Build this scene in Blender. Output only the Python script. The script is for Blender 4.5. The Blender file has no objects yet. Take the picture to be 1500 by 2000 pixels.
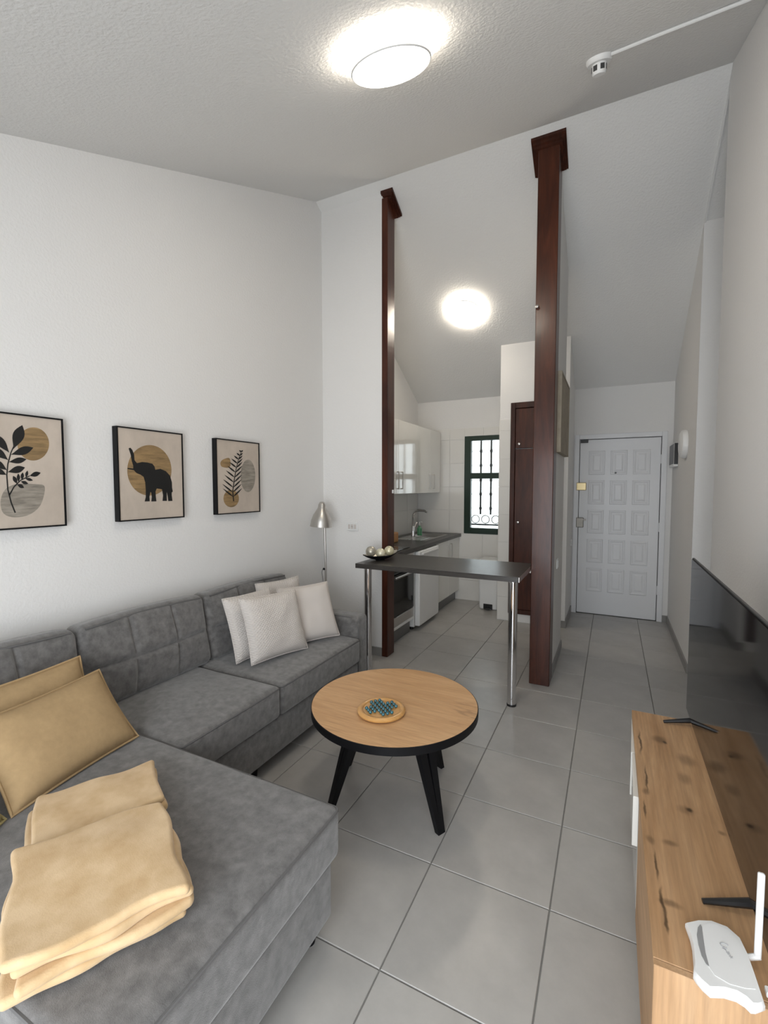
import bpy, bmesh, math, random
from mathutils import Vector, Matrix, noise as mnoise
random.seed(7)
D=bpy.data; SC=bpy.context.scene; COL=SC.collection
# ------------------------------------------------------------------ camera, light, exposure
F,H,YAW,PITCH=894.3,1.5,.4625,.0557
cam=D.cameras.new('camera'); cam.sensor_fit='VERTICAL'; cam.sensor_height=24; cam.lens=F*24/2000
cam.clip_start=.02
co=D.objects.new('camera',cam); COL.objects.link(co); co.location=(0,0,H)
co.rotation_euler=(math.pi/2-PITCH,0,YAW); SC.camera=co
SC.view_settings.view_transform='Standard'; SC.view_settings.look='None'
SC.view_settings.gamma=1; SC.view_settings.use_curve_mapping=False
SC.view_settings.exposure=-0.03
W=D.worlds.new('sky'); SC.world=W; W.use_nodes=True
bgn=W.node_tree.nodes['Background']; bgn.inputs[0].default_value=(.90,.95,1,1); bgn.inputs[1].default_value=2.6
def area(name,loc,rot,sx,sy,power,col):
    l=D.lights.new(name,'AREA'); l.shape='RECTANGLE'; l.size=sx; l.size_y=sy; l.energy=power; l.color=col
    o=D.objects.new(name,l); COL.objects.link(o); o.location=loc; o.rotation_euler=rot; return o
# daylight entering by the balcony door behind the photographer
area('daylight',(-.35,-1.02,1.03),(math.pi/2,0,0),1.6,2.0,56,(.90,.95,1))
# ------------------------------------------------------------------ pixel helpers (photo 1500x2000)
cyw,syw=math.cos(YAW),math.sin(YAW)
_f=Vector((-syw,cyw,0)); _u=Vector((0,0,1)); RR=Vector((cyw,syw,0))
WW=_f*math.cos(PITCH)-_u*math.sin(PITCH); DD=-(_u*math.cos(PITCH)+_f*math.sin(PITCH)); CC=Vector((0,0,H))
def on(x,y,ax,v):
    q=RR*((x-750)/F)+DD*((y-1000)/F)+WW
    return CC+q*((v-CC[ax])/q[ax])
# ------------------------------------------------------------------ materials
def mat(name,col,rough=.5,metal=0,var=0,vscale=8,bump=0,bscale=60,spec=.5,emit=0,coat=0,stretch=(1,1,1),col2=None,sheen=0,trans=0,bdist=.01,detail=4):
    m=D.materials.new(name); m.use_nodes=True; nt=m.node_tree; N=nt.nodes; L=nt.links; b=N['Principled BSDF']
    c=(*col,1); b.inputs['Base Color'].default_value=c; b.inputs['Roughness'].default_value=rough
    b.inputs['Metallic'].default_value=metal; b.inputs['Specular IOR Level'].default_value=spec
    b.inputs['Coat Weight'].default_value=coat; b.inputs['Coat Roughness'].default_value=.08
    b.inputs['Sheen Weight'].default_value=sheen; b.inputs['Transmission Weight'].default_value=trans
    if emit: b.inputs['Emission Color'].default_value=c; b.inputs['Emission Strength'].default_value=emit
    if var or col2 or bump:
        tc=N.new('ShaderNodeTexCoord'); mp=N.new('ShaderNodeMapping'); mp.inputs['Scale'].default_value=stretch
        L.new(tc.outputs['Object'],mp.inputs[0])
    if var or col2:
        n=N.new('ShaderNodeTexNoise'); n.inputs['Scale'].default_value=vscale; n.inputs['Detail'].default_value=detail; n.inputs['Roughness'].default_value=.65
        L.new(mp.outputs[0],n.inputs['Vector'])
        r=N.new('ShaderNodeValToRGB'); r.color_ramp.elements[0].position=.32; r.color_ramp.elements[1].position=.68
        c2=col2 or tuple(min(1,x*(1+var)) for x in col); c1=tuple(x*(1-var) for x in col) if not col2 else col
        r.color_ramp.elements[0].color=(*c1,1); r.color_ramp.elements[1].color=(*c2,1)
        L.new(n.outputs[0],r.inputs[0]); L.new(r.outputs[0],b.inputs['Base Color'])
    if bump:
        n2=N.new('ShaderNodeTexNoise'); n2.inputs['Scale'].default_value=bscale; n2.inputs['Detail'].default_value=3
        L.new(mp.outputs[0],n2.inputs['Vector'])
        bp=N.new('ShaderNodeBump'); bp.inputs['Strength'].default_value=bump; bp.inputs['Distance'].default_value=bdist
        L.new(n2.outputs[0],bp.inputs['Height']); L.new(bp.outputs[0],b.inputs['Normal'])
    return m
def wood(name,light,dark,axis,rough=.45,crack=0,fine=1.0,coat=0,knots=True,spots=()):
    """boards with grain along axis (0 X, 1 Y, 2 Z), drawn-out noise, dark cracks and knots"""
    m=D.materials.new(name); m.use_nodes=True; nt=m.node_tree; N=nt.nodes; L=nt.links; b=N['Principled BSDF']; b.inputs['Specular IOR Level'].default_value=.3
    b.inputs['Roughness'].default_value=rough; b.inputs['Coat Weight'].default_value=coat; b.inputs['Coat Roughness'].default_value=.12
    tc=N.new('ShaderNodeTexCoord')
    def noise(scale,st,detail=5,rough_=.6,dist=0):
        mp=N.new('ShaderNodeMapping'); s=[st]*3; s[axis]=1; mp.inputs['Scale'].default_value=s; L.new(tc.outputs['Object'],mp.inputs[0])
        n=N.new('ShaderNodeTexNoise'); n.inputs['Scale'].default_value=scale; n.inputs['Detail'].default_value=detail; n.inputs['Roughness'].default_value=rough_; n.inputs['Distortion'].default_value=dist
        L.new(mp.outputs[0],n.inputs['Vector']); return n.outputs[0]
    def ramp(src,a,b_,c0,c1):
        r=N.new('ShaderNodeValToRGB'); e=r.color_ramp.elements; e[0].position=a; e[1].position=b_; e[0].color=(*c0,1); e[1].color=(*c1,1); L.new(src,r.inputs[0]); return r.outputs[0]
    def mix(fac,a,b_,mode='MIX'):
        x=N.new('ShaderNodeMix'); x.data_type='RGBA'; x.blend_type=mode
        if isinstance(fac,float): x.inputs[0].default_value=fac
        else: L.new(fac,x.inputs[0])
        for s,i in ((a,6),(b_,7)):
            if isinstance(s,tuple): x.inputs[i].default_value=(*s,1)
            else: L.new(s,x.inputs[i])
        return x.outputs[2]
    base=ramp(noise(1.6*fine,7,5,.6,.6),.3,.7,dark,light)
    fin=ramp(noise(5*fine,22,4),.35,.65,(.80,.80,.80),(1,1,1))
    c=mix(1.0,base,fin,'MULTIPLY')
    if crack:
        n=noise(1.0,5,5,.55,.35)
        ma=N.new('ShaderNodeMath'); ma.operation='SUBTRACT'; ma.inputs[1].default_value=.5; L.new(n,ma.inputs[0])
        mb=N.new('ShaderNodeMath'); mb.operation='ABSOLUTE'; L.new(ma.outputs[0],mb.inputs[0])
        ln=ramp(mb.outputs[0],.004,.016,(1,1,1),(0,0,0))
        msk=ramp(noise(3.2,1.2,2),.50,.60,(0,0,0),(1,1,1))
        k=mix(1.0,ln,msk,'MULTIPLY'); kf=mix(crack,(0,0,0),k)
        c=mix(kf,c,tuple(x*.22 for x in dark))
        if knots:
            kn=ramp(noise(4.6,2.0,4,.6,.3),.64,.80,(0,0,0),(.62,.62,.62)); c=mix(kn,c,tuple(x*.3 for x in dark))
    if spots:
        nz=N.new('ShaderNodeTexNoise'); nz.inputs['Scale'].default_value=9; nz.inputs['Detail'].default_value=4; L.new(tc.outputs['Object'],nz.inputs['Vector'])
        off=N.new('ShaderNodeVectorMath'); off.operation='MULTIPLY_ADD'; L.new(nz.outputs['Color'],off.inputs[0]); off.inputs[1].default_value=(.035,.035,0); off.inputs[2].default_value=(-.0175,-.0175,0)
        pos=N.new('ShaderNodeVectorMath'); pos.operation='ADD'; L.new(tc.outputs['Object'],pos.inputs[0]); L.new(off.outputs[0],pos.inputs[1])
        for (x0,y0,rx,ry,k) in spots:
            a=N.new('ShaderNodeVectorMath'); a.operation='SUBTRACT'; L.new(pos.outputs[0],a.inputs[0]); a.inputs[1].default_value=(x0,y0,0)
            e=N.new('ShaderNodeVectorMath'); e.operation='MULTIPLY'; L.new(a.outputs[0],e.inputs[0]); e.inputs[1].default_value=(1/rx,1/ry,0)
            d=N.new('ShaderNodeVectorMath'); d.operation='LENGTH'; L.new(e.outputs[0],d.inputs[0])
            mr=N.new('ShaderNodeMapRange'); mr.interpolation_type='SMOOTHSTEP'; L.new(d.outputs['Value'],mr.inputs[0]); mr.inputs[1].default_value=.25; mr.inputs[2].default_value=1.25; mr.inputs[3].default_value=k; mr.inputs[4].default_value=0
            c=mix(mr.outputs[0],c,tuple(x*.16 for x in dark))
    L.new(c,b.inputs['Base Color']); return m
M={}
M['wall']=mat('plaster_white',(.80,.79,.775),.9,bump=.35,bscale=75,bdist=.006,spec=.2)
M['ceil']=mat('plaster_ceiling',(.77,.765,.75),.92,bump=.4,bscale=70,bdist=.008,spec=.2)
M['tile']=mat('floor_tile',(.415,.402,.382),.30,var=.11,vscale=3.2,spec=.45,detail=7,bump=.03,bscale=40)
M['grout']=mat('grout',(.20,.195,.185),.9,bump=.2,bscale=200)
M['skirt']=mat('skirting_tile',(.27,.262,.25),.4,var=.08,vscale=5)
M['wtile']=mat('wall_tile',(.78,.765,.73),.16,spec=.5)
M['sofa']=mat('sofa_fabric',(.100,.096,.093),.95,vscale=26,bump=.5,bscale=420,bdist=.002,col2=(.195,.188,.183),sheen=.45,spec=.15,detail=8)
M['piping']=mat('sofa_piping',(.12,.117,.116),.9)
M['black']=mat('black_paint',(.005,.005,.006),.5,spec=.2)
M['blackgloss']=mat('screen_glass',(.004,.004,.005),.06,spec=.45)
M['plastic']=mat('black_plastic',(.012,.012,.013),.35)
M['oakt']=wood('oak_table',(.70,.43,.22),(.56,.32,.15),0,.42,crack=.35,fine=1.6,knots=False)
SPOTS=[]
for x,y,rx,ry,k in ((1252,1450,.005,.10,.85),(1262,1520,.004,.09,.85),(1260,1580,.004,.05,.8),(1262,1545,.012,.02,.5),(1290,1445,.028,.035,.55),(1300,1450,.008,.012,.9),(1340,1485,.035,.05,.45),(1335,1520,.02,.04,.4),
        (1347,1584,.012,.012,.9),(1340,1584,.03,.025,.35),(1310,1646,.022,.016,.5),(1281,1690,.004,.06,.85),(1295,1765,.005,.05,.9),(1300,1800,.004,.03,.85),(1310,1768,.025,.012,.55),(1435,1772,.010,.010,.85),(1409,1627,.012,.012,.5),(1272,1640,.012,.02,.5),(1400,1470,.03,.05,.4),(1450,1600,.02,.04,.4)):
    p=on(x,y,2,.48); SPOTS.append((p.x,p.y,rx,ry,k))
M['oaku']=wood('oak_unit',(.66,.42,.235),(.46,.265,.13),1,.5,spots=SPOTS)
M['oake']=wood('oak_end',(.62,.40,.23),(.48,.28,.14),2,.5)
M['mahog']=wood('mahogany',(.098,.027,.012),(.034,.0085,.0045),2,.33,coat=.12,fine=1.3)
M['mahd']=wood('mahogany_dark',(.075,.020,.009),(.024,.007,.004),2,.36,coat=.08,fine=1.3)
M['bar']=mat('dark_worktop',(.030,.027,.025),.32,vscale=6,col2=(.055,.049,.044),stretch=(1,7,7),bump=.05,bscale=60)
M['chrome']=mat('chrome',(.75,.75,.76),.08,metal=1)
M['steel']=mat('brushed_steel',(.55,.53,.51),.3,metal=1,bump=.04,bscale=200,stretch=(1,1,.05))
M['nickel']=mat('satin_nickel',(.56,.54,.51),.34,metal=1)
M['brass']=mat('brass',(.62,.50,.28),.38,metal=.8)
M['ironm']=mat('old_metal',(.22,.205,.18),.4,metal=.7)
M['gloss']=mat('white_lacquer',(.80,.785,.74),.07,spec=.55,coat=.4)
M['white']=mat('white_plastic',(.80,.80,.79),.35)
M['wdoor']=mat('white_door_paint',(.78,.785,.80),.4)
M['green']=mat('green_frame',(.012,.032,.020),.35)
M['iron']=mat('wrought_iron',(.02,.02,.022),.5)
M['plinth']=mat('plinth_steel',(.20,.20,.20),.35,metal=.6)
M['khaki']=mat('khaki_cotton',(.40,.278,.148),.9,var=.06,vscale=40,bump=.25,bscale=500,bdist=.001,spec=.15)
M['olive']=mat('olive_cotton',(.30,.25,.12),.9,var=.08,vscale=30,bump=.25,bscale=500,bdist=.001,spec=.15)
M['plush']=mat('yellow_plush',(.50,.335,.17),.85,vscale=9,col2=(.66,.485,.295),sheen=.2,bump=.3,bscale=300,bdist=.002,spec=.15,detail=3)
M['ivory']=mat('ivory_fabric',(.62,.575,.54),.8,bump=.2,bscale=300,bdist=.001)
M['quilt']=mat('ivory_quilted',(.62,.575,.54),.7,bump=.2,bscale=300,bdist=.001)
_n=M['quilt'].node_tree; _tc=_n.nodes.new('ShaderNodeTexCoord'); _h=None
for _a in (40,-40):
    _mp=_n.nodes.new('ShaderNodeMapping'); _mp.inputs['Rotation'].default_value=(math.radians(_a),0,0); _n.links.new(_tc.outputs['Object'],_mp.inputs[0])
    _w=_n.nodes.new('ShaderNodeTexWave'); _w.bands_direction='Z'; _w.inputs['Scale'].default_value=28; _n.links.new(_mp.outputs[0],_w.inputs['Vector'])
    if _h is None: _h=_w.outputs['Fac']
    else:
        _m=_n.nodes.new('ShaderNodeMath'); _m.operation='MAXIMUM'; _n.links.new(_h,_m.inputs[0]); _n.links.new(_w.outputs['Fac'],_m.inputs[1]); _h=_m.outputs[0]
_b=_n.nodes.new('ShaderNodeBump'); _b.inputs['Strength'].default_value=.6; _b.inputs['Distance'].default_value=.004; _n.links.new(_h,_b.inputs['Height']); _n.links.new(_b.outputs[0],_n.nodes['Principled BSDF'].inputs['Normal'])
M['canvas']=mat('print_paper',(.52,.445,.375),.7,var=.10,vscale=7,stretch=(1,1,.6))
M['gold']=mat('print_gold',(.27,.175,.08),.7,var=.35,vscale=16,stretch=(1,.4,3))
M['greyp']=mat('print_grey',(.27,.24,.20),.7,var=.35,vscale=22,stretch=(1,.4,3))
M['ink']=mat('print_black',(.006,.006,.006),.6)
M['lamp']=mat('lamp_diffuser',(1,.90,.76),.4,emit=30)
M['glass']=mat('window_glass',(.95,1,.98),.02,trans=1,spec=.5)
M['marble']=mat('teal_glass',(.02,.11,.14),.04,var=.8,vscale=90,coat=1)
M['bamboo']=mat('bamboo',(.58,.31,.10),.3,var=.12,vscale=9,stretch=(1,6,6),coat=.3)
M['silverball']=mat('ball_silver',(.45,.42,.35),.35,metal=.55,var=.3,vscale=30)
M['goldball']=mat('ball_champagne',(.66,.62,.44),.35,metal=.4,var=.2,vscale=30)
M['creamball']=mat('ball_pearl',(.72,.68,.52),.4,metal=.3,var=.2,vscale=25)
M['led']=mat('router_grey',(.30,.30,.30),.35)
M['logo']=mat('logo_grey',(.42,.42,.43),.5)
M['soap']=mat('soap_green',(.10,.30,.16),.15,coat=.4)
M['boardw']=mat('board_wood',(.45,.22,.08),.5,var=.15,vscale=8)
M['taupe']=mat('canvas_taupe',(.36,.31,.24),.8,var=.12,vscale=12)
M['render']=mat('outside_wall',(.85,.85,.83),.9)
M['foliage']=mat('dark_slit',(.05,.05,.05),.6)
# ------------------------------------------------------------------ builders
def tag(o,label,cat,group=None):
    o['label']=label; o['category']=cat
    if group: o['group']=group
    return o
def struct(o,label=None):
    o['kind']='structure'
    if label: o['label']=label
    return o
def obj(name,bm,m,parent=None,smooth=False,ang=40):
    bmesh.ops.recalc_face_normals(bm,faces=bm.faces[:])
    me=D.meshes.new(name); bm.to_mesh(me); bm.free()
    if m is not None:
        for x in (m if isinstance(m,list) else [m]): me.materials.append(M[x])
    if smooth:
        for p in me.polygons: p.use_smooth=True
        me.set_sharp_from_angle(angle=math.radians(ang))
    o=D.objects.new(name,me); COL.objects.link(o)
    if parent: o.parent=parent; o.matrix_parent_inverse=parent.matrix_world.inverted()
    return o
def empty(name,loc,rz=0):
    o=D.objects.new(name,None); COL.objects.link(o); o.location=loc; o.rotation_euler=(0,0,rz); o.empty_display_size=.1
    bpy.context.view_layer.update(); return o
def box(x0,x1,y0,y1,z0,z1,bev=0,seg=2,bm=None):
    b=bmesh.new()
    vs=[b.verts.new((x,y,z)) for x in (x0,x1) for y in (y0,y1) for z in (z0,z1)]
    for f in ((0,1,3,2),(4,6,7,5),(0,4,5,1),(2,3,7,6),(0,2,6,4),(1,5,7,3)): b.faces.new([vs[i] for i in f])
    if bev: bmesh.ops.bevel(b,geom=b.edges[:],offset=bev,segments=seg,profile=.5,affect='EDGES')
    return join(bm,b)
def join(bm,b):
    if bm is None: return b
    me=D.meshes.new('tmp'); b.to_mesh(me); b.free(); bm.from_mesh(me); D.meshes.remove(me); return bm
def frame_from(d):
    d=d.normalized(); a=Vector((0,0,1)) if abs(d.z)<.9 else Vector((1,0,0))
    s=d.cross(a).normalized(); return s,s.cross(d).normalized()
def tube(pts,r,n=10,bm=None,caps=True,closed=False):
    b=bmesh.new(); pts=[Vector(p) for p in pts]; rings=[]; k=len(pts)
    rr=r if isinstance(r,(list,tuple)) else [r]*k
    s=None
    for i,p in enumerate(pts):
        if closed: d=pts[(i+1)%k]-pts[i-1]
        else: d=pts[min(i+1,k-1)]-pts[max(i-1,0)]
        if s is None: s,t=frame_from(d)
        else:
            d=d.normalized(); s=(s-d*s.dot(d)).normalized(); t=s.cross(d).normalized()
        rings.append([b.verts.new(p+(s*math.cos(a)+t*math.sin(a))*rr[i]) for a in [2*math.pi*j/n for j in range(n)]])
    m=k if closed else k-1
    for i in range(m):
        A,B=rings[i],rings[(i+1)%k]
        for j in range(n): b.faces.new((A[j],A[(j+1)%n],B[(j+1)%n],B[j]))
    if caps and not closed:
        b.faces.new(rings[0]); b.faces.new(rings[-1][::-1])
    return join(bm,b)
def lathe(prof,n=40,center=(0,0,0),bm=None):
    b=bmesh.new(); c=Vector(center); rings=[]
    for r,z in prof:
        if r<1e-5: rings.append([b.verts.new(c+Vector((0,0,z)))])
        else: rings.append([b.verts.new(c+Vector((r*math.cos(2*math.pi*j/n),r*math.sin(2*math.pi*j/n),z))) for j in range(n)])
    for A,B in zip(rings,rings[1:]):
        for j in range(n):
            a0,a1=A[j%len(A)],A[(j+1)%len(A)]; b0,b1=B[j%len(B)],B[(j+1)%len(B)]
            f=[v for i,v in enumerate((a0,a1,b1,b0)) if v not in (a0,a1,b1,b0)[:i]]
            if len(f)>2: b.faces.new(f)
    return join(bm,b)
def axis_samples(h,r,n,k=4):
    a=[-h+r-r*math.tan(math.radians(45)*(1-i/k)) for i in range(k)]
    mid=[-(h-r)+2*(h-r)*i/n for i in range(n+1)]
    return a+mid+[-x for x in a[::-1]]
def rbox(hx,hy,hz,r,n=8,k=4,fn=None,mtx=None,bm=None):
    """rounded cushion block, half sizes; fn(p) displaces a vertex"""
    b=bmesh.new(); hs=(hx,hy,hz); S=[axis_samples(h,r,max(1,int(n*h/max(hs))) if n>1 else 1,k) for h in hs]
    for ax in range(3):
        u,v=(ax+1)%3,(ax+2)%3
        for sg in (-1,1):
            g=[]
            for a in S[u]:
                row=[]
                for c in S[v]:
                    p=[0,0,0]; p[ax]=sg*hs[ax]; p[u]=a; p[v]=c
                    inn=[max(-(h-r),min(h-r,q)) for q,h in zip(p,hs)]
                    d=Vector(p)-Vector(inn)
                    q=Vector(inn)+d.normalized()*r if d.length>1e-9 else Vector(p)
                    row.append(b.verts.new(q))
                g.append(row)
            for i in range(len(g)-1):
                for j in range(len(g[0])-1):
                    f=(g[i][j],g[i+1][j],g[i+1][j+1],g[i][j+1]); b.faces.new(f if sg>0 else f[::-1])
    bmesh.ops.remove_doubles(b,verts=b.verts[:],dist=1e-5)
    if fn:
        for v_ in b.verts: v_.co=fn(v_.co.copy())
    if mtx: bmesh.ops.transform(b,matrix=mtx,verts=b.verts[:])
    return join(bm,b)
def prism(poly,ax,v0,v1,bm=None):
    """polygon (in the two other axes, cyclic order) extruded along ax"""
    b=bmesh.new(); u,w=[(1,2),(0,2),(0,1)][ax]
    def P(q,t):
        p=[0,0,0]; p[ax]=t; p[u]=q[0]; p[w]=q[1]; return b.verts.new(p)
    A=[P(q,v0) for q in poly]; B=[P(q,v1) for q in poly]; n=len(poly)
    b.faces.new(A); b.faces.new(B[::-1])
    for i in range(n): b.faces.new((A[i],B[i],B[(i+1)%n],A[(i+1)%n]))
    return join(bm,b)
# ------------------------------------------------------------------ room shell
XL,XR=-2.40,.575; YB,YD=-.9,5.855; RIDGE=3.47
def zn(y): return 3.02+.415*(y-1.104)
def zf(y): return 2.63+.575*(YD-y)
def zc(y): return min(zn(y),zf(y))
ZR=zn(RIDGE)
def wall_y(name,x0,x1,y0,y1,label,zb=0):      # wall along Y following the pitched ceiling
    ys=[y0]+([RIDGE] if y0<RIDGE<y1 else [])+[y1]
    return struct(obj(name,prism([(y0,zb),(y1,zb)]+[(y,zc(y)+.04) for y in ys[::-1]],0,x0,x1),'wall'),label)
# ceiling: two slopes
cpoly=[(YB-.15,zn(YB-.15)),(RIDGE,ZR),(YD+.15,zf(YD+.15)),(YD+.15,zf(YD+.15)+.15),(RIDGE,ZR+.17),(YB-.15,zn(YB-.15)+.15)]
bmc=bmesh.new()
for (x0,x1) in ((XL-.15,2.2),):
    for seg in (0,1):
        q=[cpoly[seg],cpoly[seg+1],cpoly[4-seg],cpoly[5-seg]] if seg==0 else [cpoly[1],cpoly[2],cpoly[3],cpoly[4]]
        bmc=prism(q,0,x0,x1,bmc)
ceil=struct(obj('ceiling',bmc,'ceil'),'white textured plaster ceiling rising to a ridge above the posts')
struct(obj('trim_1',prism([(3.56,zf(3.56)-.012),(4.315,zf(4.315)-.012),(4.315,zf(4.315)+.01),(3.56,zf(3.56)+.01)],0,XR,XR+.012),'ceil'),'thin raised plaster joint on ceiling over the side passage')
wall_left=wall_y('wall_left',XL-.12,XL,YB-.12,YD+.12,'long white plaster wall behind the sofa')
wall_y('wall_right',XR,XR+.12,YB-.12,3.545,'white plaster wall behind the television')
wall_y('wall_hall_right',XR,XR+.12,4.315,YD+.12,'white hall wall beside the entrance door')
struct(obj('wall_passage_near',box(XR+.12,2.1,3.425,3.545,0,zc(3.545)+.02),'wall'),'side passage wall, near side')
struct(obj('wall_passage_far',box(XR+.12,2.1,4.315,4.435,0,zc(4.315)+.03),'wall'),'pale grey return wall of the side passage')
wall_y('wall_passage_end',2.1,2.2,3.3,4.5,'end wall of the side passage')
# far wall with window and door openings
WX0,WX1,WZ0,WZ1=-1.74,-1.19,.885,2.15
DX0,DX1,DZ=-.365,.478,2.055
zt=zf(YD)+.02
bm=box(XL,WX0,YD,YD+.12,0,zt); bm=box(WX0,WX1,YD,YD+.12,0,WZ0,bm=bm); bm=box(WX0,WX1,YD,YD+.12,WZ1,zt,bm=bm)
bm=box(WX1,DX0,YD,YD+.12,0,zt,bm=bm); bm=box(DX0,DX1,YD,YD+.12,DZ,zt,bm=bm); bm=box(DX1,XR,YD,YD+.12,0,zt,bm=bm)
wall_far=struct(obj('wall_far',bm,'wall'),'white far wall holding the kitchen window and entrance door')
# rear wall with the balcony opening the daylight comes through
bm=box(XL,-1.18,YB-.12,YB,0,zn(YB)+.02); bm=box(.48,XR,YB-.12,YB,0,zn(YB)+.02,bm=bm); bm=box(-1.18,.48,YB-.12,YB,2.06,zn(YB)+.02,bm=bm)
struct(obj('wall_rear',bm,'wall'),'rear wall around the balcony opening')
# stub wall, partition, closet block
struct(obj('wall_stub',prism([(3.555,0),(3.675,0),(3.675,zc(3.675)+.02),(3.555,zc(3.555)+.02)],0,XL,-1.775),'wall'),'short white wall between sofa corner and dark post')
struct(obj('wall_partition',prism([(3.734,0),(4.478,0),(4.478,zc(4.478)+.02),(3.734,zc(3.734)+.02)],0,-.52,-.40),'wall'),'white partition wall between kitchen and hall')
CY=5.14
bm=prism([(CY,0),(YD,0),(YD,zc(YD)+.02),(CY,zc(CY)+.02)],0,-1.13,-1.015)
bm=prism([(CY,0),(YD,0),(YD,zc(YD)+.02),(CY,zc(CY)+.02)],0,-.47,-.42,bm)
bm=prism([(CY,2.41),(YD,2.41),(YD,zc(YD)+.02),(CY,zc(CY)+.02)],0,-1.015,-.47,bm)
bm=box(-1.015,-.47,CY+.05,YD,0,2.41,bm=bm); bm=box(-1.015,-.47,CY,CY+.05,0,.09,bm=bm)
wall_closet=struct(obj('wall_closet',bm,'wall'),'white boxed-in closet wall between kitchen and hall')
# floor: slab in grout colour, tiles as children
floor=struct(obj('floor',box(XL-.12,2.2,YB-.2,YD+.12,-.08,-.004),'grout'),'grey ceramic tile floor with fine joints')
TS,TX,TY=.4485,-.6114,1.195; G=.0022
def tile_mesh(w,h):
    b=box(G,w-G,G,h-G,-.010,0); top=[e for e in b.edges if all(v.co.z>-.001 for v in e.verts)]
    bmesh.ops.bevel(b,geom=top,offset=.0018,segments=1,affect='EDGES'); return b
full=None
def lay(x0,x1,y0,y1):
    global full
    w,h=x1-x0,y1-y0
    if w<.012 or h<.012: return
    if abs(w-TS)<1e-4 and abs(h-TS)<1e-4:
        if full is None: o=obj('floor_tile',tile_mesh(TS,TS),'tile'); full=o.data
        else: o=D.objects.new('floor_tile',full); COL.objects.link(o)
    else: o=obj('floor_tile',tile_mesh(w,h),'tile')
    o.location=(x0,y0,0); o.parent=floor
def lay_area(ax0,ax1,ay0,ay1):
    i0=math.floor((ax0-TX)/TS); j0=math.floor((ay0-TY)/TS)
    i=i0
    while TX+i*TS<ax1:
        j=j0
        while TY+j*TS<ay1:
            lay(max(ax0,TX+i*TS),min(ax1,TX+(i+1)*TS),max(ay0,TY+j*TS),min(ay1,TY+(j+1)*TS)); j+=1
        i+=1
lay_area(XL,XR,YB,YD); lay_area(XR,2.1,3.545,4.315)
# skirting tiles
def skirt(name,b): return struct(obj(name,b,'skirt'))
skirt('baseboard_stub',box(XL,-1.79,3.543,3.555,0,.075))
skirt('baseboard_left',box(XL,XL+.012,YB,3.543,0,.075))
skirt('baseboard_right',box(XR-.012,XR,YB,3.545,0,.075))
skirt('baseboard_hall_right',join(box(XR-.012,XR,4.303,YD,0,.075),box(XR,2.1,4.303,4.315,0,.075)))
skirt('baseboard_partition',join(box(-.40,-.388,3.735,4.49,0,.075),box(-.52,-.40,4.478,4.49,0,.075)))
skirt('baseboard_closet',join(box(-.47,-.408,CY-.012,CY,0,.075),box(-.42,-.408,CY,YD,0,.075)))
skirt('baseboard_far',join(box(-.408,DX0-.045,YD-.012,YD,0,.075),box(DX1+.045,XR-.012,YD-.012,YD,0,.075)))
# kitchen wall tiles
WT=.307; WZ=2.11-WT*7
def wtiles(parent,ax,plane,sgn,u0,u1,z0,z1,width,holes=()):
    """tiles on a wall plane; ax 0: plane X, 1: plane Y"""
    nz=math.floor((z0-WZ)/WT); z=WZ+nz*WT
    while z<z1-1e-6:
        u=u0
        while u<u1-1e-6:
            a0,a1,b0,b1=u,min(u1,u+width),max(z,z0),min(z+WT,z1)
            cells=[(a0,a1,b0,b1)]
            for (h0,h1,k0,k1) in holes:
                new=[]
                for (p0,p1,q0,q1) in cells:
                    if p1<=h0 or p0>=h1 or q1<=k0 or q0>=k1: new.append((p0,p1,q0,q1)); continue
                    if p0<h0: new.append((p0,h0,q0,q1))
                    if p1>h1: new.append((h1,p1,q0,q1))
                    m0,m1=max(p0,h0),min(p1,h1)
                    if q0<k0: new.append((m0,m1,q0,k0))
                    if q1>k1: new.append((m0,m1,k1,q1))
                cells=new
            for (p0,p1,q0,q1) in cells:
                if p1-p0<.01 or q1-q0<.01: continue
                g=.0012; lo,hi=sorted((plane,plane+sgn*.007))
                b=box(lo,hi,p0+g,p1-g,q0+g,q1-g,.0012,1) if ax==0 else box(p0+g,p1-g,lo,hi,q0+g,q1-g,.0012,1)
                obj('wall_tile',b,'wtile',parent)
            u+=width
        z+=WT
wtiles(wall_far,1,YD,-1,XL+.008,-1.138,0,2.255,.45,[(WX0-.0,WX1,WZ0,WZ1)])
wtiles(wall_left,0,XL,1,3.68,YD-.008,.86,2.255,.45)
wtiles(wall_closet,1,CY,-1,-1.13,-1.0,.005,2.234,.14)
wtiles(wall_closet,0,-1.13,-1,CY,YD-.008,0,2.234,.45)
# ------------------------------------------------------------------ dark posts with sloping caps
def post(x0,x1,y0,y1,cx0,cx1,cy0,cy1,label):
    e=empty('wooden_post',((x0+x1)/2,(y0+y1)/2,0))
    b=prism([(y0,0),(y1,0),(y1,zf(y1)-.05),(y0,zf(y0)-.05)],0,x0,x1)
    bmesh.ops.bevel(b,geom=b.edges[:],offset=.004,segments=1,affect='EDGES'); obj('shaft',b,'mahog',e)
    def slab(d0,d1,g,ax0,ax1): return prism([(cy0-g,zf(cy0-g)-d1),(cy1+g,zf(cy1+g)-d1),(cy1+g,zf(cy1+g)-d0),(cy0-g,zf(cy0-g)-d0)],0,ax0-g,ax1+g)
    b=slab(.002,.022,0,cx0,cx1); b=join(b,slab(.022,.040,-.012,cx0,cx1)); b=join(b,slab(.040,.056,-.024,cx0,cx1))
    obj('cap',b,'mahd',e); tag(e,label,'post'); return e
PL=post(-1.79,-1.735,3.545,3.685,-1.795,-1.685,3.535,3.73,'slim dark red-brown wooden post at the end of the short wall')
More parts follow.
